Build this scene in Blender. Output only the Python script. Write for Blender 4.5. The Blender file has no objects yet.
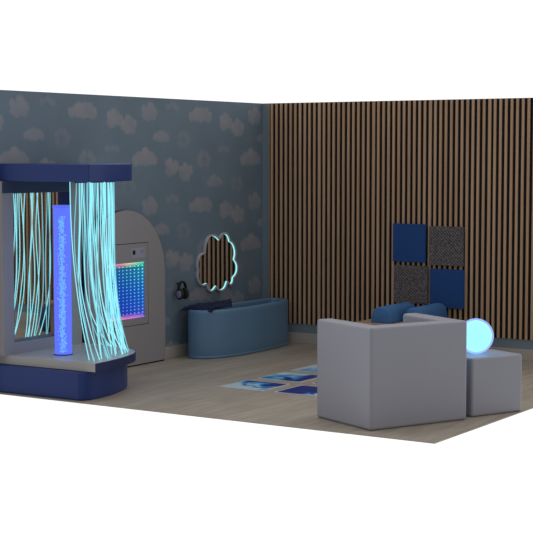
import bpy, bmesh, math, random
import numpy as np
from mathutils import Vector, Matrix
random.seed(7)
scn = bpy.context.scene
COL = scn.collection
PI = math.pi

# ------------------------------------------------------------------ materials
def srgb(r, g, b):
    def f(c):
        c /= 255.0
        return c / 12.92 if c <= .04045 else ((c + .055) / 1.055) ** 2.4
    return (f(r), f(g), f(b), 1.0)

def new_mat(name):
    m = bpy.data.materials.new(name); m.use_nodes = True
    nt = m.node_tree
    return m, nt, nt.nodes['Principled BSDF']

def N(nt, typ, **kw):
    n = nt.nodes.new(typ)
    for k, v in kw.items(): setattr(n, k, v)
    return n

def plain(name, col, rough=.6, var=.06, scale=6.0, metal=0.0, spec=.4, bump=0.0, bscale=120.0):
    m, nt, b = new_mat(name)
    tc = N(nt, 'ShaderNodeTexCoord')
    no = N(nt, 'ShaderNodeTexNoise'); no.inputs['Scale'].default_value = scale; no.inputs['Detail'].default_value = 4
    nt.links.new(tc.outputs['Object'], no.inputs['Vector'])
    mx = N(nt, 'ShaderNodeMix', data_type='RGBA')
    mx.inputs[6].default_value = tuple(c * (1 - var) for c in col[:3]) + (1,)
    mx.inputs[7].default_value = tuple(min(1, c * (1 + var)) for c in col[:3]) + (1,)
    nt.links.new(no.outputs['Fac'], mx.inputs[0]); nt.links.new(mx.outputs[2], b.inputs['Base Color'])
    b.inputs['Roughness'].default_value = rough; b.inputs['Metallic'].default_value = metal
    b.inputs['Specular IOR Level'].default_value = spec
    if bump:
        n2 = N(nt, 'ShaderNodeTexNoise'); n2.inputs['Scale'].default_value = bscale
        nt.links.new(tc.outputs['Object'], n2.inputs['Vector'])
        bp = N(nt, 'ShaderNodeBump'); bp.inputs['Strength'].default_value = bump; bp.inputs['Distance'].default_value = .004
        nt.links.new(n2.outputs['Fac'], bp.inputs['Height']); nt.links.new(bp.outputs['Normal'], b.inputs['Normal'])
    return m

def emit(name, col, strength):
    m, nt, b = new_mat(name)
    b.inputs['Base Color'].default_value = (.02, .02, .02, 1)
    b.inputs['Emission Color'].default_value = col; b.inputs['Emission Strength'].default_value = strength
    b.inputs['Roughness'].default_value = .4
    return m

def glow_shell(name, tint, col, strength):
    """frosted glowing shell: what is inside stays visible through it"""
    m, nt, b = new_mat(name)
    out = nt.nodes['Material Output']; nt.nodes.remove(b)
    t = N(nt, 'ShaderNodeBsdfTransparent'); t.inputs[0].default_value = tint
    e = N(nt, 'ShaderNodeEmission'); e.inputs[0].default_value = col; e.inputs[1].default_value = strength
    a = N(nt, 'ShaderNodeAddShader')
    nt.links.new(t.outputs[0], a.inputs[0]); nt.links.new(e.outputs[0], a.inputs[1]); nt.links.new(a.outputs[0], out.inputs[0])
    return m

def mirror_mat(name):
    m, nt, b = new_mat(name)
    b.inputs['Base Color'].default_value = (.86, .88, .88, 1); b.inputs['Metallic'].default_value = 1
    b.inputs['Roughness'].default_value = .02
    return m

M = {}
M['grey_vinyl'] = plain('grey_vinyl', srgb(159, 159, 170), .45, .02, 3, bump=.05)
M['white_board'] = plain('white_board', srgb(184, 181, 178), .35, .02, 4)
M['arch_board'] = plain('arch_board', srgb(161, 156, 159), .5, .02, 4)
M['navy'] = plain('navy_vinyl', srgb(32, 57, 124), .4, .04, 4, bump=.05)
M['navy_edge'] = plain('navy_edge', srgb(32, 46, 96), .45, .04, 4)
M['groove'] = plain('dark_groove', srgb(40, 39, 40), .8, .02)
M['canopy_shadow_board'] = plain('canopy_shadow_slate', srgb(52, 62, 86), .6, .03, 4)  # tone of the canopy's shade on the back panel
M['tub'] = plain('tub_blue', srgb(106, 142, 174), .42, .03, 3)
M['cushion_blue'] = plain('cushion_blue', srgb(70, 118, 172), .75, .05, 8, bump=.1)
M['pouf_blue'] = plain('pouf_blue', srgb(44, 66, 104), .75, .05, 8, bump=.1)
M['cloth'] = plain('navy_cloth', srgb(26, 37, 74), .85, .35, 22, bump=.3, bscale=40)
M['tan'] = plain('tan_wood', srgb(168, 140, 118), .55, .1, 12)
M['paint'] = plain('blue_paint', srgb(130, 147, 159), .7, .02, 4)
M['skirting'] = plain('skirting', srgb(188, 179, 172), .5, .03, 4)
M['wall_back'] = plain('wall_back', srgb(205, 205, 205), .8, .02, 4)
M['felt'] = plain('black_felt', srgb(20, 20, 23), .95, .1, 40)
M['panel_blue'] = plain('felt_blue', srgb(38, 80, 142), .95, .08, 60, bump=.2, bscale=300)
M['black'] = plain('black_plastic', srgb(44, 42, 44), .5, .05)
M['cup'] = plain('lavender_pad', srgb(140, 140, 165), .6, .05)
M['plate'] = plain('label_plate', srgb(172, 172, 190), .4, .02)
M['ink'] = plain('label_ink', srgb(20, 20, 22), .6, .02)
M['ink_grey'] = plain('label_grey_ink', srgb(120, 120, 132), .6, .02)
M['mirror'] = mirror_mat('mirror_glass')
M['acrylic'] = plain('acrylic', srgb(190, 190, 200), .25, .02)
M['neon'] = emit('neon_cyan', (.30, .93, .95, 1), 1.15)
M['strand'] = emit('fiber_glow', (.28, .82, .92, 1), 1.12)
M['strand_dim'] = emit('fiber_glow_dim', (.22, .66, .78, 1), .85)
M['tube_shell'] = glow_shell('tube_shell', (.85, .88, .97, 1), (.12, .2, 1.0, 1), .08)
M['bubbles'] = emit('bubble_glow', (.17, .47, 1.0, 1), 1.0)
M['tube_water'] = emit('tube_water', (.12, .18, 1.0, 1), .95)
M['tube_cap'] = emit('tube_cap', (.11, .16, .9, 1), .9)
M['orb_core'] = emit('orb_core', (.22, 1.0, 1.0, 1), 1.5)
M['orb_shell'] = glow_shell('orb_shell', (.55, .6, .8, 1), (.36, .50, .98, 1), .62)

# slats: each slat its own tone along x, fine grain along z
def slat_mat():
    m, nt, b = new_mat('oak_slats')
    tc = N(nt, 'ShaderNodeTexCoord'); sp = N(nt, 'ShaderNodeSeparateXYZ')
    nt.links.new(tc.outputs['Object'], sp.inputs[0])
    mp = N(nt, 'ShaderNodeMapping'); mp.inputs['Scale'].default_value = (60, 60, 1.2)
    nt.links.new(tc.outputs['Object'], mp.inputs['Vector'])
    no = N(nt, 'ShaderNodeTexNoise'); no.inputs['Scale'].default_value = 1.5; no.inputs['Detail'].default_value = 5
    nt.links.new(mp.outputs[0], no.inputs['Vector'])
    wn = N(nt, 'ShaderNodeTexWhiteNoise', noise_dimensions='1D')
    dv = N(nt, 'ShaderNodeMath', operation='MULTIPLY_ADD'); dv.inputs[1].default_value = 1 / .0551; dv.inputs[2].default_value = -.17 / .0551
    fl = N(nt, 'ShaderNodeMath', operation='FLOOR')
    nt.links.new(sp.outputs[0], dv.inputs[0]); nt.links.new(dv.outputs[0], fl.inputs[0]); nt.links.new(fl.outputs[0], wn.inputs['W'])
    av = N(nt, 'ShaderNodeMath', operation='ADD'); nt.links.new(no.outputs['Fac'], av.inputs[0])
    ml = N(nt, 'ShaderNodeMath', operation='MULTIPLY_ADD'); ml.inputs[1].default_value = .22; ml.inputs[2].default_value = -.09
    nt.links.new(wn.outputs['Value'], ml.inputs[0]); nt.links.new(ml.outputs[0], av.inputs[1])
    cr = N(nt, 'ShaderNodeValToRGB')
    cr.color_ramp.elements[0].position = .25; cr.color_ramp.elements[0].color = srgb(184, 145, 114)
    cr.color_ramp.elements[1].position = .8; cr.color_ramp.elements[1].color = srgb(216, 180, 147)
    nt.links.new(av.outputs[0], cr.inputs[0]); nt.links.new(cr.outputs[0], b.inputs['Base Color'])
    b.inputs['Roughness'].default_value = .6; b.inputs['Specular IOR Level'].default_value = .3
    return m
M['slats'] = slat_mat()

def floor_mat():
    m, nt, b = new_mat('oak_floor')
    tc = N(nt, 'ShaderNodeTexCoord')
    mp = N(nt, 'ShaderNodeMapping'); mp.inputs['Rotation'].default_value = (0, 0, PI / 2)
    nt.links.new(tc.outputs['Object'], mp.inputs['Vector'])
    br = N(nt, 'ShaderNodeTexBrick'); br.offset = .37
    br.inputs['Scale'].default_value = 1.0; br.inputs['Brick Width'].default_value = 1.3; br.inputs['Row Height'].default_value = .17
    br.inputs['Mortar Size'].default_value = .0025; br.inputs['Mortar Smooth'].default_value = .3
    br.inputs['Color1'].default_value = srgb(180, 169, 155); br.inputs['Color2'].default_value = srgb(166, 155, 141); br.inputs['Mortar'].default_value = srgb(144, 133, 119)
    nt.links.new(mp.outputs[0], br.inputs['Vector'])
    m2 = N(nt, 'ShaderNodeMapping'); m2.inputs['Scale'].default_value = (9, 1.0, 1)
    nt.links.new(tc.outputs['Object'], m2.inputs['Vector'])
    no = N(nt, 'ShaderNodeTexNoise'); no.inputs['Scale'].default_value = 2.2; no.inputs['Detail'].default_value = 6; no.inputs['Roughness'].default_value = .62
    nt.links.new(m2.outputs[0], no.inputs['Vector'])
    cr = N(nt, 'ShaderNodeValToRGB')
    cr.color_ramp.elements[0].position = .3; cr.color_ramp.elements[0].color = (.80, .78, .75, 1)
    cr.color_ramp.elements[1].position = .72; cr.color_ramp.elements[1].color = (1.12, 1.12, 1.12, 1)
    nt.links.new(no.outputs['Fac'], cr.inputs[0])
    mx = N(nt, 'ShaderNodeMix', data_type='RGBA', blend_type='MULTIPLY'); mx.inputs[0].default_value = 1
    nt.links.new(br.outputs['Color'], mx.inputs[6]); nt.links.new(cr.outputs[0], mx.inputs[7])
    nt.links.new(mx.outputs[2], b.inputs['Base Color'])
    b.inputs['Roughness'].default_value = .5
    return m
M['floor'] = floor_mat()

def wallpaper_mat():
    m, nt, b = new_mat('cloud_wallpaper')
    at = N(nt, 'ShaderNodeAttribute'); at.attribute_name = 'cloud'
    tc = N(nt, 'ShaderNodeTexCoord')
    no = N(nt, 'ShaderNodeTexNoise'); no.inputs['Scale'].default_value = 2.6; no.inputs['Detail'].default_value = 3
    nt.links.new(tc.outputs['Object'], no.inputs['Vector'])
    sky = N(nt, 'ShaderNodeMix', data_type='RGBA')
    sky.inputs[6].default_value = srgb(109, 128, 143); sky.inputs[7].default_value = srgb(116, 135, 150)
    cr = N(nt, 'ShaderNodeValToRGB'); cr.color_ramp.elements[0].position = .35; cr.color_ramp.elements[1].position = .65
    nt.links.new(no.outputs['Fac'], cr.inputs[0]); nt.links.new(cr.outputs[0], sky.inputs[0])
    mx = N(nt, 'ShaderNodeMix', data_type='RGBA')
    nt.links.new(at.outputs['Fac'], mx.inputs[0]); nt.links.new(sky.outputs[2], mx.inputs[6]); mx.inputs[7].default_value = srgb(196, 180, 178)
    nt.links.new(mx.outputs[2], b.inputs['Base Color']); b.inputs['Roughness'].default_value = .75
    return m
M['wallpaper'] = wallpaper_mat()

def weave_mat():
    m, nt, b = new_mat('dark_weave')
    tc = N(nt, 'ShaderNodeTexCoord')
    w1 = N(nt, 'ShaderNodeTexWave', bands_direction='DIAGONAL'); w1.inputs['Scale'].default_value = 20; w1.inputs['Distortion'].default_value = 5; w1.inputs['Detail'].default_value = 2; w1.inputs['Detail Scale'].default_value = 3
    nt.links.new(tc.outputs['Object'], w1.inputs['Vector'])
    vo = N(nt, 'ShaderNodeTexVoronoi'); vo.inputs['Scale'].default_value = 90
    mp = N(nt, 'ShaderNodeMapping'); mp.inputs['Scale'].default_value = (1, 1, 1.7); mp.inputs['Rotation'].default_value = (0, .5, 0)
    nt.links.new(tc.outputs['Object'], mp.inputs['Vector']); nt.links.new(mp.outputs[0], vo.inputs['Vector'])
    mul = N(nt, 'ShaderNodeMath', operation='MULTIPLY'); nt.links.new(w1.outputs['Fac'], mul.inputs[0]); nt.links.new(vo.outputs['Distance'], mul.inputs[1])
    cr = N(nt, 'ShaderNodeValToRGB')
    cr.color_ramp.elements[0].position = .02; cr.color_ramp.elements[0].color = srgb(60, 56, 60)
    cr.color_ramp.elements[1].position = .55; cr.color_ramp.elements[1].color = srgb(140, 132, 132)
    nt.links.new(mul.outputs[0], cr.inputs[0]); nt.links.new(cr.outputs[0], b.inputs['Base Color'])
    bp = N(nt, 'ShaderNodeBump'); bp.inputs['Strength'].default_value = .5; bp.inputs['Distance'].default_value = .006
    nt.links.new(mul.outputs[0], bp.inputs['Height']); nt.links.new(bp.outputs['Normal'], b.inputs['Normal'])
    b.inputs['Roughness'].default_value = .9
    return m
M['weave'] = weave_mat()

def liquid_mat(name, seed, lo, hi, ax=.45, ay=.85):
    """coloured gel swirling in a floor tile"""
    m, nt, b = new_mat(name)
    tc = N(nt, 'ShaderNodeTexCoord')
    mp = N(nt, 'ShaderNodeMapping'); mp.inputs['Location'].default_value = (seed * 3.1, seed * 1.7, seed)
    nt.links.new(tc.outputs['Object'], mp.inputs['Vector'])
    no = N(nt, 'ShaderNodeTexNoise'); no.inputs['Scale'].default_value = 4.2; no.inputs['Detail'].default_value = 5; no.inputs['Distortion'].default_value = 1.4
    nt.links.new(mp.outputs[0], no.inputs['Vector'])
    sp = N(nt, 'ShaderNodeSeparateXYZ'); nt.links.new(tc.outputs['Object'], sp.inputs[0])
    ma = N(nt, 'ShaderNodeMath', operation='MULTIPLY_ADD'); ma.inputs[1].default_value = ay
    nt.links.new(sp.outputs[1], ma.inputs[0]); nt.links.new(no.outputs['Fac'], ma.inputs[2])
    m3 = N(nt, 'ShaderNodeMath', operation='MULTIPLY_ADD'); m3.inputs[1].default_value = ax
    nt.links.new(sp.outputs[0], m3.inputs[0]); nt.links.new(ma.outputs[0], m3.inputs[2])
    cr = N(nt, 'ShaderNodeValToRGB'); e = cr.color_ramp.elements
    e[0].position = lo; e[0].color = srgb(205, 222, 232)
    e[1].position = hi; e[1].color = srgb(12, 44, 140)
    x = e.new(lo * .6 + hi * .4); x.color = srgb(70, 172, 224)
    x = e.new(lo * .25 + hi * .75); x.color = srgb(14, 86, 192)
    nt.links.new(m3.outputs[0], cr.inputs[0]); nt.links.new(cr.outputs[0], b.inputs['Base Color'])
    b.inputs['Roughness'].default_value = .3
    return m
M['tile_edge'] = plain('tile_edge', srgb(205, 205, 208), .5, .02)

def led_back_mat():
    """lit back of the infinity mirror: deep blue, teal towards the top right, violet towards the bottom"""
    m, nt, b = new_mat('infinity_glow')
    tc = N(nt, 'ShaderNodeTexCoord'); sp = N(nt, 'ShaderNodeSeparateXYZ'); nt.links.new(tc.outputs['Generated'], sp.inputs[0])
    cr = N(nt, 'ShaderNodeValToRGB'); e = cr.color_ramp.elements
    e[0].position = 0; e[0].color = (.22, .06, .62, 1); e[1].position = 1; e[1].color = (.0, .26, .36, 1)
    x = e.new(.09); x.color = (.01, .09, .75, 1); x = e.new(.5); x.color = (.0, .12, .70, 1); x = e.new(.85); x.color = (.0, .24, .55, 1)
    nt.links.new(sp.outputs[2], cr.inputs[0])
    c2 = N(nt, 'ShaderNodeValToRGB'); f = c2.color_ramp.elements
    f[0].position = 0; f[0].color = (.35, .55, .9, 1); f[1].position = 1; f[1].color = (.9, 1.3, 1.0, 1)
    x = f.new(.5); x.color = (.42, .75, .9, 1)
    nt.links.new(sp.outputs[1], c2.inputs[0])
    mx = N(nt, 'ShaderNodeMix', data_type='RGBA', blend_type='MULTIPLY'); mx.inputs[0].default_value = 1
    nt.links.new(cr.outputs[0], mx.inputs[6]); nt.links.new(c2.outputs[0], mx.inputs[7])
    nt.links.new(mx.outputs[2], b.inputs['Emission Color']); b.inputs['Emission Strength'].default_value = .62
    b.inputs['Base Color'].default_value = (.01, .01, .02, 1); b.inputs['Roughness'].default_value = .5
    return m
def led_dot_mat(name, cols, axis, strength):
    m, nt, b = new_mat(name)
    tc = N(nt, 'ShaderNodeTexCoord'); sp = N(nt, 'ShaderNodeSeparateXYZ'); nt.links.new(tc.outputs['Generated'], sp.inputs[0])
    cr = N(nt, 'ShaderNodeValToRGB'); e = cr.color_ramp.elements
    n = len(cols)
    e[0].position = 0; e[0].color = cols[0]; e[1].position = 1; e[1].color = cols[-1]
    for i in range(1, n - 1):
        x = e.new(i / (n - 1)); x.color = cols[i]
    nt.links.new(sp.outputs[axis], cr.inputs[0])
    nt.links.new(cr.outputs[0], b.inputs['Emission Color']); b.inputs['Emission Strength'].default_value = strength
    b.inputs['Base Color'].default_value = (.02, .02, .02, 1)
    return m
M['led_back'] = led_back_mat()
M['led_strip_reflections'] = led_dot_mat('led_reflection_glow', [(.35, .3, .95, 1), (.10, .45, .95, 1), (.15, .6, .95, 1), (.2, .7, .9, 1), (.3, .95, .75, 1)], 2, .95)
M['led_top'] = led_dot_mat('led_top_glow', [(.95, .45, .75, 1), (.95, .25, .5, 1), (.95, .35, .35, 1), (.9, .8, .4, 1), (.3, .95, .5, 1), (.1, .8, .45, 1)], 1, .95)
M['led_bottom'] = led_dot_mat('led_bottom_glow', [(.95, .75, .6, 1), (.95, .45, .5, 1), (.9, .25, .6, 1), (.7, .25, .85, 1), (.35, .2, .9, 1)], 1, .95)

# ------------------------------------------------------------------ builders
def bm_box(bm, x0, x1, y0, y1, z0, z1):
    vs = [bm.verts.new((x, y, z)) for x in (x0, x1) for y in (y0, y1) for z in (z0, z1)]
    for f in ((0, 1, 3, 2), (4, 6, 7, 5), (0, 4, 5, 1), (2, 3, 7, 6), (0, 2, 6, 4), (1, 5, 7, 3)):
        bm.faces.new([vs[i] for i in f])

def bm_prism(bm, pts, z0, z1):
    """vertical prism over an x,y outline"""
    lo = [bm.verts.new((p[0], p[1], z0)) for p in pts]; hi = [bm.verts.new((p[0], p[1], z1)) for p in pts]
    n = len(pts)
    bm.faces.new(list(reversed(lo))); bm.faces.new(hi)
    for i in range(n): bm.faces.new((lo[i], lo[(i + 1) % n], hi[(i + 1) % n], hi[i]))

def bm_slab_x(bm, pts, x0, x1):
    """prism along x over a y,z outline"""
    lo = [bm.verts.new((x0, p[0], p[1])) for p in pts]; hi = [bm.verts.new((x1, p[0], p[1])) for p in pts]
    n = len(pts)
    bm.faces.new(list(reversed(lo))); bm.faces.new(hi)
    for i in range(n): bm.faces.new((lo[i], lo[(i + 1) % n], hi[(i + 1) % n], hi[i]))

def bm_tube(bm, pts, r, seg=8, cap=True, flat=None):
    pts = [Vector(p) for p in pts]; rings = []
    up = Vector((.13, .27, .95))
    prev = None
    for i, p in enumerate(pts):
        t = (pts[min(i + 1, len(pts) - 1)] - pts[max(i - 1, 0)]).normalized()
        if prev is None:
            a = t.cross(Vector((1, 0, 0)));
            if a.length < .1: a = t.cross(Vector((0, 1, 0)))
            a.normalize()
        else:
            a = prev - t * prev.dot(t); a.normalize()
        prev = a; b = t.cross(a)
        rr = r[i] if isinstance(r, (list, tuple)) else r
        rings.append([bm.verts.new(p + (a * math.cos(2 * PI * k / seg) + b * math.sin(2 * PI * k / seg)) * rr) for k in range(seg)])
    for i in range(len(rings) - 1):
        for k in range(seg):
            bm.faces.new((rings[i][k], rings[i][(k + 1) % seg], rings[i + 1][(k + 1) % seg], rings[i + 1][k]))
    if cap:
        bm.faces.new(list(reversed(rings[0]))); bm.faces.new(rings[-1])

def bm_lathe(bm, prof, seg=32, c=(0, 0)):
    """prof: list of (r, z) bottom to top; closed with poles"""
    rings = []
    for r, z in prof:
        if r < 1e-6: rings.append([bm.verts.new((c[0], c[1], z))])
        else: rings.append([bm.verts.new((c[0] + r * math.cos(2 * PI * k / seg), c[1] + r * math.sin(2 * PI * k / seg), z)) for k in range(seg)])
    for A, B in zip(rings, rings[1:]):
        for k in range(seg):
            k2 = (k + 1) % seg
            if len(A) == 1 and len(B) == 1: continue
            if len(A) == 1: bm.faces.new((A[0], B[k2], B[k]))
            elif len(B) == 1: bm.faces.new((A[k], A[k2], B[0]))
            else: bm.faces.new((A[k], A[k2], B[k2], B[k]))

def obj(name, bm, mat, parent=None, bevel=0, seg=3, smooth=False, origin=None):
    bmesh.ops.recalc_face_normals(bm, faces=bm.faces)
    base = Vector((0, 0, 0))
    if parent is not None: base = parent['_o'] if False else Vector(ORI.get(parent.name, (0, 0, 0)))
    if origin is not None: base = Vector(origin)
    if base.length: bmesh.ops.translate(bm, verts=bm.verts, vec=-base)
    me = bpy.data.meshes.new(name); bm.to_mesh(me); bm.free()
    if smooth:
        for p in me.polygons: p.use_smooth = True
    o = bpy.data.objects.new(name, me); COL.objects.link(o); me.materials.append(mat)
    if parent is not None: o.parent = parent; ORI[o.name] = tuple(base)
    elif origin is not None: o.location = base; ORI[o.name] = tuple(base)
    if bevel:
        b = o.modifiers.new('bevel', 'BEVEL'); b.width = bevel; b.segments = seg; b.limit_method = 'ANGLE'; b.angle_limit = math.radians(35)
        if not smooth:
            for p in me.polygons: p.use_smooth = True
            w = o.modifiers.new('wn', 'WEIGHTED_NORMAL'); w.keep_sharp = False
    return o
ORI = {}
def tag(o, label, cat, group=None):
    o['label'] = label; o['category'] = cat
    if group: o['group'] = group
    return o
def thing(name, label, cat, loc, group=None):
    o = bpy.data.objects.new(name, None); COL.objects.link(o); o.location = loc; ORI[o.name] = tuple(loc)
    o.empty_display_size = .05
    return tag(o, label, cat, group)
def struct(o): o['kind'] = 'structure'; return o
def B(): return bmesh.new()
def catmull(P, n=8, closed=False):
    P = [Vector(p) for p in P]; out = []
    m = len(P)
    rng = range(m if closed else m - 1)
    for i in rng:
        p0 = P[(i - 1) % m] if closed or i > 0 else P[0]; p1 = P[i]; p2 = P[(i + 1) % m]; p3 = P[(i + 2) % m] if closed or i + 2 < m else P[-1]
        for k in range(n):
            t = k / n
            out.append(.5 * ((2 * p1) + (p2 - p0) * t + (2 * p0 - 5 * p1 + 4 * p2 - p3) * t * t + (3 * p1 - p0 - 3 * p2 + p3) * t ** 3))
    if not closed: out.append(P[-1])
    return out
def rrect(x0, x1, y0, y1, r, n=8):
    out = []
    for cx, cy, a0 in ((x1 - r, y1 - r, 0), (x0 + r, y1 - r, PI / 2), (x0 + r, y0 + r, PI), (x1 - r, y0 + r, 1.5 * PI)):
        for k in range(n + 1):
            a = a0 + PI / 2 * k / n; out.append((cx + r * math.cos(a), cy + r * math.sin(a)))
    return out

# ------------------------------------------------------------------ the room
H = 2.4; DX = 3.932; DY = 4.02
bm = B(); bm_box(bm, -.06, DX, -DY, .06, -.006, 0); struct(obj('floor', bm, M['floor']))
# slat side
bm = B(); bm_box(bm, -.06, DX, 0, .06, 0, H); struct(obj('wall_back', bm, M['paint']))
# papered wall: body plus a fine printed face carrying the cloud pattern
bm = B(); bm_box(bm, -.06, -.002, -DY, 0, 0, H); struct(obj('wall_left', bm, M['paint']))
def cloud_field(Y, Z):
    rng = np.random.RandomState(3)
    PY, PZ = 1.74, .85
    base = [('round', -1.892, 2.27), ('small', -1.541, 2.32), ('big', -1.093, 2.26), ('lobe', -.66, 2.20), ('lobe', -.453, 2.147),
            ('med', -1.713, 2.047), ('faint', -1.362, 2.025), ('big', -.211, 1.85), ('lobe', -1.545, 1.772), ('lobe', -1.324, 1.724),
            ('ring', -1.034, 1.845), ('small', -.69, 1.93), ('med', -.845, 1.623), ('faint', -.463, 1.598)]
    kinds = {'round': (.135, .088, 7, .85), 'ring': (.13, .088, 7, .75), 'small': (.10, .065, 5, .5), 'big': (.19, .105, 7, 1.0), 'lobe': (.13, .088, 7, .95),
             'med': (.125, .078, 6, .8), 'faint': (.12, .085, 7, .45)}
    # wavy lookup noise
    def noise(a, b, s):
        return (np.sin(a * s + 1.3 * np.sin(b * s * .8)) + np.sin(b * s * 1.13 + 1.7 * np.sin(a * s * .63 + 2)) + np.sin((a + b) * s * .71 + 4)) / 3
    val = np.zeros_like(Y)
    for bi, (k, by, bz) in enumerate(base):
        rx, rz, nl, inten = kinds[k]
        lob = []
        r2 = np.random.RandomState(20 + bi)
        for j in range(nl):
            a = 2 * PI * j / nl + r2.uniform(-.3, .3)
            if k == 'big': lob.append(((j / (nl - 1) - .5) * 1.5 * rx, -rz * .25 + rz * .75 * math.sin(PI * (j + .3) / (nl - .4)) * r2.uniform(.55, 1.0), r2.uniform(.42, .62) * rz))
            elif k in ('small', 'med'): lob.append(((j / (nl - 1) - .5) * 1.5 * rx, -rz * .2 + rz * .8 * math.sin(PI * (j + .5) / nl) * r2.uniform(.5, 1), r2.uniform(.45, .6) * rz))
            else: lob.append((rx * .62 * math.cos(a), rz * .58 * math.sin(a), r2.uniform(.44, .60) * rz))
        if k in ('round', 'lobe', 'big', 'med'): lob += [(0, 0, .70 * rz), (-.3 * rx, -.05 * rz, .6 * rz), (.3 * rx, -.05 * rz, .6 * rz)]
        for iy in range(-3, 3):
            for iz in range(-3, 2):
                cy = by + iy * PY; cz = bz + iz * PZ
                if cy < -4.4 or cy > .3 or cz < -.2 or cz > 2.7: continue
                sel = (abs(Y - cy) < rx * 1.7) & (abs(Z - cz) < rz * 1.9)
                if not sel.any(): continue
                y = Y[sel] - cy; z = Z[sel] - cz
                w = .006 * noise(y, z, 70 + bi) + .004 * noise(z, y, 150)
                d = np.full(y.shape, -1e9)
                for ly, lz, lr in lob: d = np.maximum(d, lr - np.sqrt((y - ly) ** 2 + (z - lz) ** 2))
                v = np.clip((d + w + .002) / .016, 0, 1)
                tex = .78 + .22 * noise(y + bi, z, 26)
                fade = .72 + .28 * np.clip((z + rz) / (2 * rz), 0, 1)
                v = v * inten * np.clip(tex, .25, 1) * fade
                if k in ('ring', 'faint'): v *= .45 + .55 * np.clip(np.sqrt(y * y + z * z) / rx, 0, 1)
                val[sel] = np.maximum(val[sel], v)
    haze = np.clip(noise(Y, Z, 4.2) * .5 - .1, 0, 1) * .15
    return np.clip(np.maximum(val, haze), 0, 1)
ny, nz = 403, 241
ys = np.linspace(-DY, 0, ny); zs = np.linspace(0, H, nz)
YY, ZZ = np.meshgrid(ys, zs, indexing='ij')
V = np.stack([np.zeros_like(YY), YY, ZZ], -1).reshape(-1, 3)
idx = np.arange(ny * nz).reshape(ny, nz)
F4 = np.stack([idx[:-1, :-1], idx[1:, :-1], idx[1:, 1:], idx[:-1, 1:]], -1).reshape(-1, 4)
me = bpy.data.meshes.new('trim_1'); me.from_pydata(V.tolist(), [], F4.tolist())
a = me.attributes.new('cloud', 'FLOAT', 'POINT'); a.data.foreach_set('value', (cloud_field(YY, ZZ) * .46).ravel().astype(np.float32))
me.materials.append(M['wallpaper'])
o = bpy.data.objects.new('trim_1', me); COL.objects.link(o); struct(o); o['label'] = 'dusky blue wallpaper printed with pale clouds'
# skirting boards
bm = B(); bm_box(bm, .001, .013, -DY, -.0005, 0, .107); struct(obj('baseboard_left', bm, M['skirting'], bevel=.004, seg=2))
bm = B(); bm_box(bm, .0135, DX, -.013, -.0005, 0, .107); struct(obj('baseboard_back', bm, M['skirting'], bevel=.004, seg=2))

# slatted wooden cladding on the back wall
SL = thing('slat_cladding', 'tall vertical brown wooden slat cladding over black felt on the back wall', 'wall cladding', (2.0, -.01, .196))
bm = B(); bm_box(bm, .088, DX, -.006, -.0005, .196, H - .003); obj('felt_backing', bm, M['felt'], SL)
bm = B(); x = .1645 - .0551
k = 0
while x < DX - .03:
    bm_box(bm, x, x + (.0248 if k % 11 != 10 else .029), -.018, -.006, .197, H - .002); x += .0551; k += 1
bm_box(bm, .088, .093, -.018, -.006, .197, H - .002)
obj('slats', bm, M['slats'], SL)

# acoustic panels hung on the slats
def panel(x0, x1, z0, z1, mat, label):
    bm = B(); bm_box(bm, x0, x1, -.048, -.0183, z0, z1)
    return tag(obj('acoustic_panel', bm, M[mat], bevel=.004, seg=2, origin=((x0 + x1) / 2, -.048, z0)), label, 'wall panel', 'square acoustic panels on the slat wall')
panel(1.514, 1.860, .866, 1.230, 'panel_blue', 'square plain blue felt panel, upper left of the four on the slat wall')
panel(1.900, 2.252, .846, 1.214, 'weave', 'square dark grey patterned panel, upper right of the four on the slat wall')
panel(1.528, 1.886, .474, .833, 'weave', 'square dark grey patterned panel, lower left of the four on the slat wall')
panel(1.910, 2.260, .447, .812, 'panel_blue', 'square plain blue felt panel, lower right of the four on the slat wall')

# ------------------------------------------------------------------ the sensory pod on the left
pod_loc = (.45, -3.5, 0)
POD = thing('sensory_pod', 'navy and grey sensory pod with curved canopy and mirrored back on the left wall', 'sensory pod', pod_loc)
def pod_outline(front, pts, n=8):
    c = catmull([(p[0], p[1], 0) for p in pts], n)
    return [(.02, front)] + [(p.x, p.y) for p in c] + [(.02, pts[-1][1])]
plinth = pod_outline(-3.975, [(.865, -3.965), (.905, -3.935), (.928, -3.84), (.915, -3.64), (.868, -3.45), (.80, -3.28), (.68, -3.12), (.5, -3.03), (.2, -2.985)])
bm = B(); bm_prism(bm, plinth, 0, .218); obj('plinth', bm, M['navy'], POD, bevel=.012)
board_pts = [(.985, -3.90), (.972, -3.73), (.945, -3.55), (.902, -3.37), (.85, -3.235), (.74, -3.10), (.52, -2.99), (.2, -2.95)]
board = pod_outline(-3.915, board_pts)
bm = B(); bm_prism(bm, board, .222, .29)
pf = obj('platform', bm, M['white_board'], POD)
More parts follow.
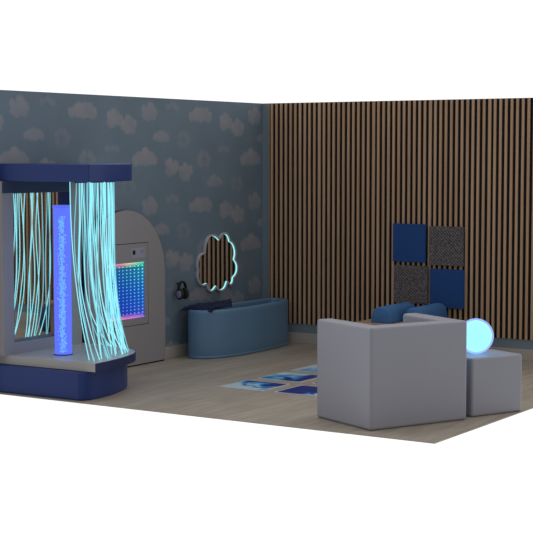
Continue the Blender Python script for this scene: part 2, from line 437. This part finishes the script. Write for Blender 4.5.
# navy edging band on the curved side
c = catmull([(p[0], p[1], 0) for p in board_pts], 8)
bm = B()
outer = [(p.x, p.y) for p in c]; inner = []
for i, p in enumerate(c):
    t = (c[min(i + 1, len(c) - 1)] - c[max(i - 1, 0)]).normalized(); nrm = Vector((-t.y, t.x, 0)); 
    inner.append((p.x + nrm.x * -.0005, p.y + nrm.y * -.0005))
out2 = []
for i, p in enumerate(c):
    t = (c[min(i + 1, len(c) - 1)] - c[max(i - 1, 0)]).normalized(); nrm = Vector((t.y, -t.x, 0)); out2.append((p.x + nrm.x * .006, p.y + nrm.y * .006))
bm_prism(bm, out2 + list(reversed(inner)), .2215, .2895)
obj('edging', bm, M['navy_edge'], pf)
canopy_pts = [(.94, -3.90), (.945, -3.73), (.925, -3.55), (.885, -3.37), (.83, -3.235), (.72, -3.10), (.5, -2.99), (.2, -2.95)]
canopy = pod_outline(-3.915, canopy_pts)
bm = B(); bm_prism(bm, canopy, 1.678, 1.816); obj('canopy', bm, M['navy'], POD, bevel=.008)
# back panel with a recessed mirror
y0, y1, ya, yb, za, zb = -3.953, -2.985, -3.825, -3.125, .388, 1.582
bm = B()
bm_box(bm, .018, .03, y0, y1, .29, 1.678)
bm_box(bm, .03, .10, y0, ya, .29, 1.678); bm_box(bm, .03, .10, yb, y1, .29, 1.678)
bm_box(bm, .03, .10, ya, yb, .29, za); bm_box(bm, .03, .10, ya, yb, zb, 1.678)
bp_ = obj('back_panel', bm, M['arch_board'], POD)
bm = B()
bm_box(bm, .0305, .099, ya, ya + .004, za, zb); bm_box(bm, .0305, .099, yb - .004, yb, za, zb)
bm_box(bm, .0305, .099, ya, yb, za, za + .004); bm_box(bm, .0305, .099, ya, yb, zb - .004, zb)
obj('mirror_reveal', bm, M['navy_edge'], bp_)
bm = B(); bm_box(bm, .0302, .036, ya + .004, yb - .004, za + .004, zb - .004); obj('mirror', bm, M['mirror'], POD)
bm = B(); bm_box(bm, .1002, .112, y0 + .004, -3.135, zb + .001, 1.6775); obj('canopy_shadow_board', bm, M['canopy_shadow_board'], POD)  # added dark board, imitates the canopy's shade across the panel top

# bubble tube standing on the platform
tc_ = (.437, -3.625)
BT = thing('bubble_tube', 'tall glowing blue bubble tube standing on the pod platform', 'bubble tube', (tc_[0], tc_[1], .29))
bm = B(); bm_lathe(bm, [(0, .29), (.074, .29), (.074, .297), (0, .297)], 40, tc_); obj('base', bm, M['navy_edge'], BT)
bm = B(); bm_lathe(bm, [(.0755, .298), (.0755, 1.482)], 40, tc_); obj('tube', bm, M['tube_shell'], BT, smooth=True)
bm = B(); bm_lathe(bm, [(0, .298), (.068, .298), (.068, 1.462), (0, 1.462)], 40, tc_)
obj('water', bm, M['tube_water'], BT)
bm = B(); bm_lathe(bm, [(0, 1.463), (.0745, 1.463), (.0745, 1.486), (0, 1.486)], 40, tc_); obj('cap', bm, M['tube_cap'], BT)
bm = B()
rb = random.Random(5)
for i in range(800):
    z = rb.uniform(.315, 1.40); ang = -.93 + rb.gauss(0, .19); r_ = rb.uniform(.004, .0075)
    mtx = Matrix.Translation((tc_[0] + .0685 * math.cos(ang), tc_[1] + .0685 * math.sin(ang), z)) @ Matrix.Diagonal((.6, 1, rb.uniform(.8, 1.5), 1))
    bmesh.ops.create_icosphere(bm, subdivisions=1, radius=r_, matrix=mtx)
bb = obj('bubbles', bm, M['bubbles'], BT, smooth=True); bb['kind'] = 'stuff'

# fibre optic curtain hanging from the canopy
FC = thing('fiber_optic_curtain', 'curtain of glowing cyan fiber optic strands hanging from the pod canopy', 'fiber optic curtain', (.6, -3.4, .29))
rail = catmull([(.705, -3.79, 0), (.725, -3.70, 0), (.742, -3.52, 0), (.71, -3.32, 0), (.605, -3.18, 0), (.42, -3.105, 0), (.2, -3.06, 0)], 10)
lens = [0]
for a_, b_ in zip(rail, rail[1:]): lens.append(lens[-1] + (b_ - a_).length)
bm = B(); bm_tube(bm, [(p.x, p.y, 1.672) for p in rail], .006, 6); obj('rail', bm, M['navy_edge'], FC)
def at_len(P, L, s):
    s = min(max(s, 0), L[-1])
    for i in range(len(L) - 1):
        if s <= L[i + 1]:
            t = (s - L[i]) / max(1e-9, L[i + 1] - L[i]); return P[i].lerp(P[i + 1], t), (P[i + 1] - P[i]).normalized()
    return P[-1], (P[-1] - P[-2]).normalized()
edge = catmull([(p[0] - .05, p[1], 0) for p in board_pts], 10)
el = [0]
for a_, b_ in zip(edge, edge[1:]): el.append(el[-1] + (b_ - a_).length)
rs = random.Random(21)
NS = 40
for i in range(NS):
    u = (i + .5) / NS
    p, t = at_len(rail, lens, lens[-1] * u)
    nrm = Vector((t.y, -t.x, 0))
    jit = rs.uniform(-.10, .02)
    S = p + nrm * jit
    q, t2 = at_len(edge, el, el[-1] * (.03 + .82 * u) + rs.uniform(-.04, .04))
    n2 = Vector((t2.y, -t2.x, 0))
    E_ = q + n2 * (.035 - .07 * u) - n2 * (abs(rs.gauss(0, .03)) + .0)
    if rs.random() < .28: E_ = S.lerp(E_, rs.uniform(.35, .8))
    free = rs.random() < .08
    zE = .296 if not free else rs.uniform(.34, .44)
    z0 = 1.678
    pts = []
    a1, a2, ph = rs.uniform(-.022, .022), rs.uniform(-.035, .035), rs.uniform(0, 6)
    pw = rs.uniform(2.2, 4.2) + 1.6 * u
    n = 22
    for k in range(n + 1):
        s = k / n
        z = z0 + (zE - z0) * s
        w = s ** pw
        off = S.lerp(E_, w)
        sw = math.sin(PI * s) * a1 + math.sin(2 * PI * s + ph) * a2 * s * (1 - s) * 2.5
        pts.append((off.x + t.x * sw, off.y + t.y * sw, z))
    bm = B(); bm_tube(bm, pts, .0039, 5); obj('strand', bm, M['strand' if rs.random() < .6 else 'strand_dim'], FC, smooth=True)

# ------------------------------------------------------------------ arched board with the infinity mirror
AC, AR, ZS = -2.308, .573, .824
AP = thing('arched_wall_panel', 'grey arched wall board with a coloured light panel, right of the pod', 'wall panel', (.03, AC, 0))
out = [(AC + AR, .014)] + [(AC + AR * math.cos(PI * k / 40), ZS + AR * math.sin(PI * k / 40)) for k in range(41)] + [(AC - AR, .014)]
bm = B(); bm_slab_x(bm, out, -.0063, .05)
bd = obj('navy_core', bm, M['navy_edge'], AP)
# front face with an opening for the light panel: built as grey skin around the rectangle
gy0, gy1, gz0, gz1 = -2.630, -1.992, .372, 1.098
ly0, ly1, lz0, lz1 = -2.578, -2.043, .432, .932
def skin(bm, xa, xb, ya_, yb_, za_, zb_): bm_box(bm, xa, xb, ya_, yb_, za_, zb_)
# outer arch ring around the inner panel
arc = [(AC + AR * math.cos(PI * k / 40), ZS + AR * math.sin(PI * k / 40)) for k in range(41)]
g = .006
bm = B()
bm_slab_x(bm, [(AC + AR, .014), (AC + AR, ZS), (gy1 + g, ZS), (gy1 + g, .014)], .0502, .0562)
bm_slab_x(bm, [(gy0 - g, .014), (gy0 - g, ZS), (AC - AR, ZS), (AC - AR, .014)], .0502, .0562)
bm_slab_x(bm, [(gy1 + g, .014), (gy1 + g, gz0 - g), (gy0 - g, gz0 - g), (gy0 - g, .014)], .0502, .0562)
def zc(y): return ZS + math.sqrt(max(0, AR * AR - (y - AC) ** 2))
def band(bm, ya_, yb_, zlow, n=16):
    yy = [ya_ + (yb_ - ya_) * k / n for k in range(n + 1)]
    bm_slab_x(bm, [(y, zc(y)) for y in yy] + [(yb_, zlow), (ya_, zlow)], .0502, .0562)
band(bm, AC + AR, gy1 + g, ZS); band(bm, gy0 - g, AC - AR, ZS); band(bm, gy1 + g, gy0 - g, gz1 + g, 28)
obj('face', bm, M['arch_board'], AP)
bm = B(); bm_box(bm, .0501, .0508, gy0 - g, gy1 + g, gz0 - g, gz1 + g); obj('groove', bm, M['groove'], AP)
bm = B()
bm_box(bm, .0509, .0562, gy0, gy1, lz1, gz1); bm_box(bm, .0509, .0562, gy0, gy1, gz0, lz0)
bm_box(bm, .0509, .0562, gy0, ly0, lz0, lz1); bm_box(bm, .0509, .0562, ly1, gy1, lz0, lz1)
hatch = obj('inner_panel', bm, M['arch_board'], AP)
bm = B(); bm_box(bm, -.006, .045, AC - AR + .003, AC + AR - .003, 0, .0138); obj('toe_shadow_strip', bm, M['groove'], AP)  # dark inset strip stands in for the shadow gap under the board
bm = B(); bm_box(bm, .0509, .0525, ly0, ly1, lz0, lz1); scr = obj('infinity_mirror', bm, M['led_back'], AP)
bm = B()
for ci in range(9):  # side LED strip and its receding reflections, drawn as flat glowing dots
    y = ly1 - .026 - .060 * ci * (1 - .012 * ci); sz = .0078 * (1 - .06 * ci)
    for ri in range(15):
        z = lz0 + .047 + (lz1 - lz0 - .082) * ri / 14
        bm_box(bm, .0526, .0534, y - sz * 1.3, y + sz * 1.3, z - sz * .75, z + sz * .75)
obj('led_strip_reflections', bm, M['led_strip_reflections'], scr)
for nm, zb_, sg in (('led_top', lz1 - .008, -1), ('led_bottom', lz0 + .008, 1)):
    bm = B()
    for row in range(3):  # smaller inner rows draw the strip's receding reflections
        n = 24 - row
        for i in range(n):
            y = ly0 + .012 + (ly1 - ly0 - .024) * (i + .5 * row) / (23.0); sz = .0085 - .0022 * row
            z = zb_ + sg * .0135 * row
            bm_box(bm, .0526, .0534, y - sz, y + sz, z - sz * .75, z + sz * .75)
    obj(nm + '_strip', bm, M[nm], scr)
# small plate above the light panel
bm = B(); bm_box(bm, .0563, .0585, -2.235, -2.04, .968, 1.058)
pl = obj('label_plate', bm, M['plate'], AP)
bm = B(); bm_box(bm, .0586, .0592, -2.217, -2.178, 1.000, 1.038); obj('dark_square', bm, M['ink'], pl)
bm = B()
for r_ in range(2): bm_box(bm, .0586, .0590, -2.103, -2.058, 1.028 - .014 * r_, 1.034 - .014 * r_)
obj('small_print', bm, M['ink_grey'], pl)
AP.location.x += .02; AP.location.y -= .031

# ------------------------------------------------------------------ blue tub by the corner
TX0, TX1, TY0, TY1, TH = .095, .44, -1.555, -.10, .455
TB = thing('sensory_tub', 'long rounded pale blue tub against the cloud wall, beside the corner', 'tub', (.26, -.83, 0))
tub_out = catmull([(.105, -1.45, 0), (.135, -1.545, 0), (.21, -1.572, 0), (.30, -1.54, 0), (.385, -1.43, 0), (.437, -1.25, 0), (.462, -1.0, 0), (.458, -.72, 0),
                   (.436, -.45, 0), (.40, -.25, 0), (.345, -.125, 0), (.25, -.085, 0), (.15, -.095, 0), (.105, -.17, 0), (.098, -.6, 0), (.098, -1.0, 0)], 6, True)
tub_out = [p + Vector((.008, .05, 0)) for p in tub_out]
def inset(P, d):
    n_ = len(P); o_ = []
    for i_ in range(n_):
        t_ = (P[(i_ + 1) % n_] - P[i_ - 1]).normalized(); o_.append(P[i_] + Vector((-t_.y, t_.x, 0)) * d)
    return o_
def loop(bm, ins, z): return [bm.verts.new((p.x, p.y, z)) for p in inset(tub_out, ins)]
bm = B()
prof = [(.02, 0), (.006, .006), (.0, .02), (.0, .15), (.0, .40), (.0, .43), (.004, .441), (.012, .448), (.022, .45), (.038, .45), (.048, .447), (.054, .438), (.056, .42), (.062, .2), (.07, .1)]
loops = [loop(bm, i_, z_) for i_, z_ in prof]
n = len(loops[0])
for A_, B_ in zip(loops, loops[1:]):
    for k in range(n): bm.faces.new((A_[k], A_[(k + 1) % n], B_[(k + 1) % n], B_[k]))
bm.faces.new(list(reversed(loops[0]))); bm.faces.new(loops[-1])
obj('tub_shell', bm, M['tub'], TB, smooth=True)
# bulging skirt band at the foot
bm = B()
pr2 = [(.004, .001), (-.004, .004), (-.006, .012), (-.004, .022), (.004, .026)]
loops = [loop(bm, i_, z_) for i_, z_ in pr2]
for A_, B_ in zip(loops, loops[1:]):
    for k in range(n): bm.faces.new((A_[k], A_[(k + 1) % n], B_[(k + 1) % n], B_[k]))
obj('foot_band', bm, M['tub'], TB, smooth=True)

# navy cloth thrown over the left end of the tub
bm = B(); nu, nv = 70, 34
grid = []
for i in range(nu + 1):
    row = []
    for j in range(nv + 1):
        u = i / nu; v = j / nv
        x = .05 + .33 * v * (1 - .06 * math.sin(5 * u)) + .006 * math.sin(14 * u)
        y0_ = -1.505 + .05 * v; y1_ = -.58 - 1.45 * x
        y = y0_ + (y1_ - y0_) * u + .008 * math.sin(9 * v)
        z = .4545 + .020 * max(0, math.sin(6.3 * u + 3 * v)) * math.sin(PI * v) + .012 * abs(math.sin(17 * u + 8 * v + 2 * math.sin(7 * v))) + .010 * abs(math.sin(29 * v - 9 * u)) * math.sin(PI * u) + .018 * math.sin(PI * v) * u
        if u < .08: z -= (.08 - u) * .35
        if v < .08: z -= (.08 - v) * .1
        row.append(bm.verts.new((x, y, z)))
    grid.append(row)
for i in range(nu):
    for j in range(nv): bm.faces.new((grid[i][j], grid[i + 1][j], grid[i + 1][j + 1], grid[i][j + 1]))
cl = obj('blanket', bm, M['cloth'], smooth=True, origin=(.22, -1.2, .45))
s_ = cl.modifiers.new('thick', 'SOLIDIFY'); s_.thickness = .006; s_.offset = 1
tag(cl, 'crumpled dark navy cloth lying over the left end of the blue tub', 'cloth')

# ear defenders hanging on the wall left of the tub
EY, EZ = -1.478, .628
ED = thing('ear_defenders', 'dark ear defenders with lavender cups hung on the cloud wall left of the tub', 'ear defenders', (.03, EY, EZ))
bm = B(); bm_tube(bm, [(.0005, EY, EZ + .058), (.04, EY, EZ + .058), (.055, EY, EZ + .068)], .007, 8); obj('hook', bm, M['black'], ED, smooth=True)
hp = []
for k in range(25):
    a_ = PI * k / 24
    hp.append((.062, EY - .058 * math.cos(a_), EZ - .005 + .085 * math.sin(a_)))
bm = B()
rings = []
for i, p in enumerate(hp):
    p = Vector(p); c0 = Vector((.062, EY, EZ - .01)); rad = (p - c0).normalized()
    ww = .014; th = .006
    ax = Vector((1, 0, 0))
    rings.append([bm.verts.new(p + ax * sx * ww + rad * sr * th) for sx, sr in ((-1, -1), (1, -1), (1, 1), (-1, 1))])
for A_, B_ in zip(rings, rings[1:]):
    for k in range(4): bm.faces.new((A_[k], A_[(k + 1) % 4], B_[(k + 1) % 4], B_[k]))
bm.faces.new(rings[0]); bm.faces.new(list(reversed(rings[-1])))
obj('headband', bm, M['black'], ED, bevel=.003, seg=2)
for sgn in (-1, 1):
    yc = EY + sgn * .042; zc_ = EZ - .034
    bm = B()
    for (r_, off, mat) in ((1, 0, 'black'),):
        mtx = Matrix.Translation((.062, yc, zc_)) @ Matrix.Diagonal((.048, .020, .055, 1))
        bmesh.ops.create_uvsphere(bm, u_segments=20, v_segments=12, radius=1, matrix=mtx)
    cp = obj('ear_cup', bm, M['black'], ED, smooth=True)
    bm = B(); mtx = Matrix.Translation((.062, yc + sgn * .014, zc_)) @ Matrix.Diagonal((.030, .012, .038, 1))
    bmesh.ops.create_uvsphere(bm, u_segments=18, v_segments=10, radius=1, matrix=mtx)
    pad = obj('cup_pad', bm, M['cup'], cp, smooth=True); pad['label'] = 'pale lavender pad'

# ------------------------------------------------------------------ cloud shaped mirror with a lit inner rim
cusps = [(-.720, 1.090), (-.588, 1.058), (-.515, .872), (-.535, .672), (-.655, .628), (-.865, .592), (-1.03, .628), (-1.172, .775), (-1.065, .955), (-.868, 1.075)]
bul = [.55, .22, .24, .42, .30, .34, .42, .26, .28, .34]
# outline from the cusps; each side bulges outwards
cen = (-.84, .85)
cusps = [(-.808, 1.072), (-.612, 1.040), (-.530, .868), (-.551, .690), (-.668, .652), (-.868, .613), (-1.030, .650), (-1.165, .795), (-1.062, .952), (-1.055, .962)]
cusps = [(-.808, 1.078), (-.617, 1.052), (-.532, .862), (-.556, .672), (-.668, .636), (-.868, .603), (-1.028, .640), (-1.170, .790), (-1.055, .955)]
bul =   [.36, .25, .34, .42, .30, .34, .35, .30, .38]
outl = []
for i in range(len(cusps)):
    a_ = Vector((*cusps[i], 0)); b_ = Vector((*cusps[(i + 1) % len(cusps)], 0))
    d = b_ - a_; nrm = Vector((d.y, -d.x, 0)); 
    mid = (a_ + b_) / 2
    if (mid + nrm * .1 - Vector((*cen, 0))).length < (mid - nrm * .1 - Vector((*cen, 0))).length: nrm = -nrm
    for k in range(14):
        t = k / 14; outl.append(a_ + d * (t * .45 + .55 * (1 - math.cos(PI * t)) / 2) + nrm * bul[i] * math.sin(PI * t))
def offset(P, d):
    out = []
    n = len(P)
    for i in range(n):
        t = (P[(i + 1) % n] - P[i - 1]).normalized(); nr = Vector((t.y, -t.x, 0))
        out.append(P[i] + nr * d)
    return out
ar = sum(outl[i].x * outl[(i + 1) % len(outl)].y - outl[(i + 1) % len(outl)].x * outl[i].y for i in range(len(outl)))
sg = -1 if ar > 0 else 1
inn = offset(outl, .018 * sg); inn2 = offset(outl, .0196 * sg)
CM = thing('cloud_mirror', 'cloud shaped wall mirror with a glowing cyan rim, above the blue tub', 'mirror', (.01, -.84, .58))
def ring(bm, A_, B_, x0, x1):
    n = len(A_)
    vs = [[bm.verts.new((x, p.x, p.y)) for p in P] for P in (A_, B_) for x in (x0, x1)]
    a0, a1, b0, b1 = vs
    for k in range(n):
        j = (k + 1) % n
        bm.faces.new((a0[k], a0[j], a1[j], a1[k])); bm.faces.new((b0[k], b1[k], b1[j], b0[j]))
        bm.faces.new((a1[k], a1[j], b1[j], b1[k])); bm.faces.new((a0[k], b0[k], b0[j], a0[j]))
bm = B(); ring(bm, outl, inn, .001, .030); obj('frame', bm, M['acrylic'], CM, bevel=.004, seg=2)
bm = B(); ring(bm, offset(outl, .0185 * sg), inn2, .0142, .0215); obj('light_strip', bm, M['neon'], CM)
bm = B(); bm_slab_x(bm, [(p.x, p.y) for p in offset(outl, .0186 * sg)], .006, .014); obj('glass', bm, M['mirror'], CM)

# ------------------------------------------------------------------ grey foam armchair and cube
def off2(p, d, t): return (p[0] + d[0] * t, p[1] + d[1] * t)
b_ = Vector((3.376, -3.882)); c_ = Vector((3.740, -3.112)); a_ = Vector((2.776, -3.602)); e_ = Vector((3.176, -2.812))
AH = .712; T = .135
AM = thing('foam_armchair', 'pale grey boxy foam armchair with high arms seen from behind', 'armchair', (3.25, -3.35, 0))
def lerp(p, q, t): return p + (q - p) * t
ub = (c_ - b_).normalized(); ul = (a_ - b_).normalized(); ur = (e_ - c_).normalized()
# the backrest runs the full width, the arms start at its inner face
def quadprism(name, pts, z0, z1, bev=.02):
    bm = B(); bm_prism(bm, [tuple(p) for p in pts], z0, z1); return obj(name, bm, M['grey_vinyl'], AM, bevel=bev, seg=4)
bi = b_ + ul * T; ci = c_ + ur * T
# one continuous shell: backrest with both arms turning the corners
la = a_ + ub * T; ra = e_ - ub * T
inner_b = bi + ub * T; inner_c = ci - ub * T
bm = B(); bm_prism(bm, [tuple(p) for p in (b_, c_, e_, ra, inner_c, inner_b, la, a_)], 0, AH)
obj('back_and_arms', bm, M['grey_vinyl'], AM, bevel=.022, seg=4)
s0 = inner_b + (ub + ul) * .002; s1 = inner_c + (-ub + ur) * .002
quadprism('seat', (s0, s1, ra - ub * .002 - ur * .02, la + ub * .002 - ul * .02), .0, .37)

CB = thing('foam_cube', 'low pale grey foam cube to the right of the armchair, under the glowing orb', 'cube seat', (3.7, -2.65, 0))
p0 = Vector((3.728, -3.01)); az = math.radians(65.5); u1 = Vector((math.cos(az), math.sin(az))); w1 = Vector((-u1.y, u1.x))
bm = B(); bm_prism(bm, [tuple(p) for p in (p0, p0 + u1 * .485, p0 + u1 * .485 + w1 * .40, p0 + w1 * .40)], 0, .428)
obj('cube_body', bm, M['grey_vinyl'], CB, bevel=.02, seg=4)
oc = (3.636, -2.752); orr = .130
OB = thing('glow_orb', 'round glowing pale cyan orb lamp resting on the grey foam cube', 'lamp', (oc[0], oc[1], .428))
def sphere(r, z, lo=-1):
    pr_ = []
    for k in range(25):
        th = -PI / 2 + PI * k / 24
        pr_.append((0 if k in (0, 24) else r * math.cos(th), z + r * math.sin(th)))
    return pr_
bm = B(); bm_lathe(bm, sphere(orr * .885, 0.4285 + orr), 48, oc); obj('lamp_core', bm, M['orb_core'], OB, smooth=True)
bm = B(); bm_lathe(bm, sphere(orr, 0.4285 + orr), 48, oc); obj('lamp_shell', bm, M['orb_shell'], OB, smooth=True)

# ------------------------------------------------------------------ things behind the armchair
BN = thing('low_bench', 'low tan wooden bench under the square wall panels, behind the armchair', 'bench', (1.9, -.55, 0))
bm = B(); bm_box(bm, 1.60, 2.13, -1.0, -.11, .34, .372); obj('bench_top', bm, M['tan'], BN, bevel=.006)
for yy in (-.92, -.18):
    bm = B(); bm_box(bm, 1.63, 2.10, yy, yy + .035, 0, .34); obj('side_panel', bm, M['tan'], BN)
bm = B(); bm_box(bm, 1.65, 2.08, -.885, -.18, .12, .15); obj('shelf', bm, M['tan'], BN)
def bolster(p, q, w, h, z, label, sk=.0):
    """loaf-shaped cushion from p to q: flat foot, leaning sides, rounded back"""
    p = Vector((*p, 0)); q = Vector((*q, 0)); d = (q - p); L = d.length; t = d.normalized(); s = Vector((t.y, -t.x, 0))
    prof = [(-.5, 0), (-.5, .06), (-.47, .3), (-.42, .6), (-.35, .82), (-.24, .95), (-.08, 1.0), (.10, .99), (.26, .92), (.38, .78), (.45, .55), (.49, .25), (.5, .06), (.5, 0)]
    bm = B(); rings = []
    st = [(0, .86), (.012, .95), (.035, 1.0), (.5, 1.02), (.965, 1.0), (.988, .95), (1, .86)]
    for f, sc in st:
        c0 = p + t * (L * f)
        rings.append([bm.verts.new((c0.x + s.x * a_ * w * sc, c0.y + s.y * a_ * w * sc, z + b__ * h * (1 - (1 - sc) * .5))) for a_, b__ in prof])
    m_ = len(prof)
    for A_, B_ in zip(rings, rings[1:]):
        for k in range(m_): bm.faces.new((A_[k], A_[(k + 1) % m_], B_[(k + 1) % m_], B_[k]))
    bm.faces.new(list(reversed(rings[0]))); bm.faces.new(rings[-1])
    o = obj('bolster_cushion', bm, M['cushion_blue'], smooth=True, origin=((p.x + q.x) / 2, (p.y + q.y) / 2, z))
    md = o.modifiers.new('bevel', 'BEVEL'); md.width = .012; md.segments = 3; md.limit_method = 'ANGLE'; md.angle_limit = math.radians(50)
    return tag(o, label, 'cushion', 'blue cushions behind the armchair')
bolster((1.845, -.90), (1.82, -.32), .21, .142, .373, 'blue rounded cushion peeking between the arms of the grey armchair, its left end showing')
bolster((2.083, -.73), (2.06, -.15), .19, .132, .373, 'blue rounded cushion showing only its top behind the right arm of the grey armchair')
bm = B(); bm_lathe(bm, [(0, 0), (.17, 0), (.195, .02), (.212, .08), (.214, .16), (.20, .22), (.16, .262), (.09, .28), (0, .284)], 36, (2.395, -.44))
tag(obj('floor_pouf', bm, M['pouf_blue'], smooth=True, origin=(2.395, -.44, 0)), 'dark blue round floor pouf seen only in the pod mirror', 'pouf')

# ------------------------------------------------------------------ liquid floor tiles
def tile(x0, y0, seed, lo, hi, ax, ay, label):
    s = .430; cx, cy = x0 + s / 2, y0 + s / 2
    t = thing('liquid_floor_tile', label, 'floor tile', (cx, cy, 0), 'blue liquid floor tiles')
    bm = B(); bm_prism(bm, rrect(x0, x0 + s, y0, y0 + s, .02, 4), .0, .006); obj('tile_border', bm, M['tile_edge'], t)
    i = .018
    bm = B(); bm_prism(bm, rrect(x0 + i, x0 + s - i, y0 + i, y0 + s - i, .02, 4), .0061, .0072); obj('liquid', bm, liquid_mat('liquid_%d' % seed, seed, lo, hi, ax, ay), t)
tile(1.385, -2.825, 1, .40, .60, .35, 1.1, 'square floor tile of pale and deep blue liquid, leftmost on the floor, nearest the viewer')
tile(1.395, -2.262, 2, .38, .60, .95, -.3, 'square floor tile of swirling blue liquid with a dark right half, second from the floor front')
tile(1.915, -2.815, 3, .22, .40, -2.0, .5, 'mostly deep blue liquid floor tile with a pale swirl, touching the armchair in view')
tile(1.385, -1.700, 4, .38, .85, .7, -.4, 'pale blue liquid floor tile farthest back beside the armchair')
tile(1.925, -2.255, 5, .0, .36, -.5, -.5, 'dark blue liquid floor tile showing only a corner beside the armchair edge')

# ------------------------------------------------------------------ surroundings: bright studio backdrop behind, dim studio in front
w = bpy.data.worlds.new('studio'); scn.world = w; w.use_nodes = True
nt = w.node_tree; bg = nt.nodes['Background']
tc = N(nt, 'ShaderNodeTexCoord')
dt = N(nt, 'ShaderNodeVectorMath', operation='DOT_PRODUCT'); dt.inputs[1].default_value = (-.539, .842, 0)
nt.links.new(tc.outputs['Generated'], dt.inputs[0])
mr = N(nt, 'ShaderNodeMapRange', interpolation_type='SMOOTHSTEP')
mr.inputs['From Min'].default_value = -.5; mr.inputs['From Max'].default_value = .5
mr.inputs['To Min'].default_value = .39; mr.inputs['To Max'].default_value = 1.08
nt.links.new(dt.outputs['Value'], mr.inputs['Value'])
bg.inputs['Color'].default_value = (1, 1, 1, 1); nt.links.new(mr.outputs[0], bg.inputs['Strength'])

# ------------------------------------------------------------------ camera
f, yaw, pit, cx, cy, cz = 1514.863, .56923, .073975, 8.30104, -12.89687, 1.89003
cam = bpy.data.cameras.new('camera'); co = bpy.data.objects.new('camera', cam); COL.objects.link(co)
cam.sensor_width = 36; cam.lens = f / 533 * 36; cam.clip_end = 100
Fv = Vector((-math.sin(yaw) * math.cos(pit), math.cos(yaw) * math.cos(pit), -math.sin(pit)))
Rv = Vector((math.cos(yaw), math.sin(yaw), 0)); Uv = Rv.cross(Fv)
co.matrix_world = Matrix(((Rv.x, Uv.x, -Fv.x, cx), (Rv.y, Uv.y, -Fv.y, cy), (Rv.z, Uv.z, -Fv.z, cz), (0, 0, 0, 1)))
scn.camera = co
scn.view_settings.view_transform = 'Standard'; scn.view_settings.look = 'None'
scn.view_settings.exposure = 0; scn.view_settings.gamma = 1; scn.view_settings.use_curve_mapping = False
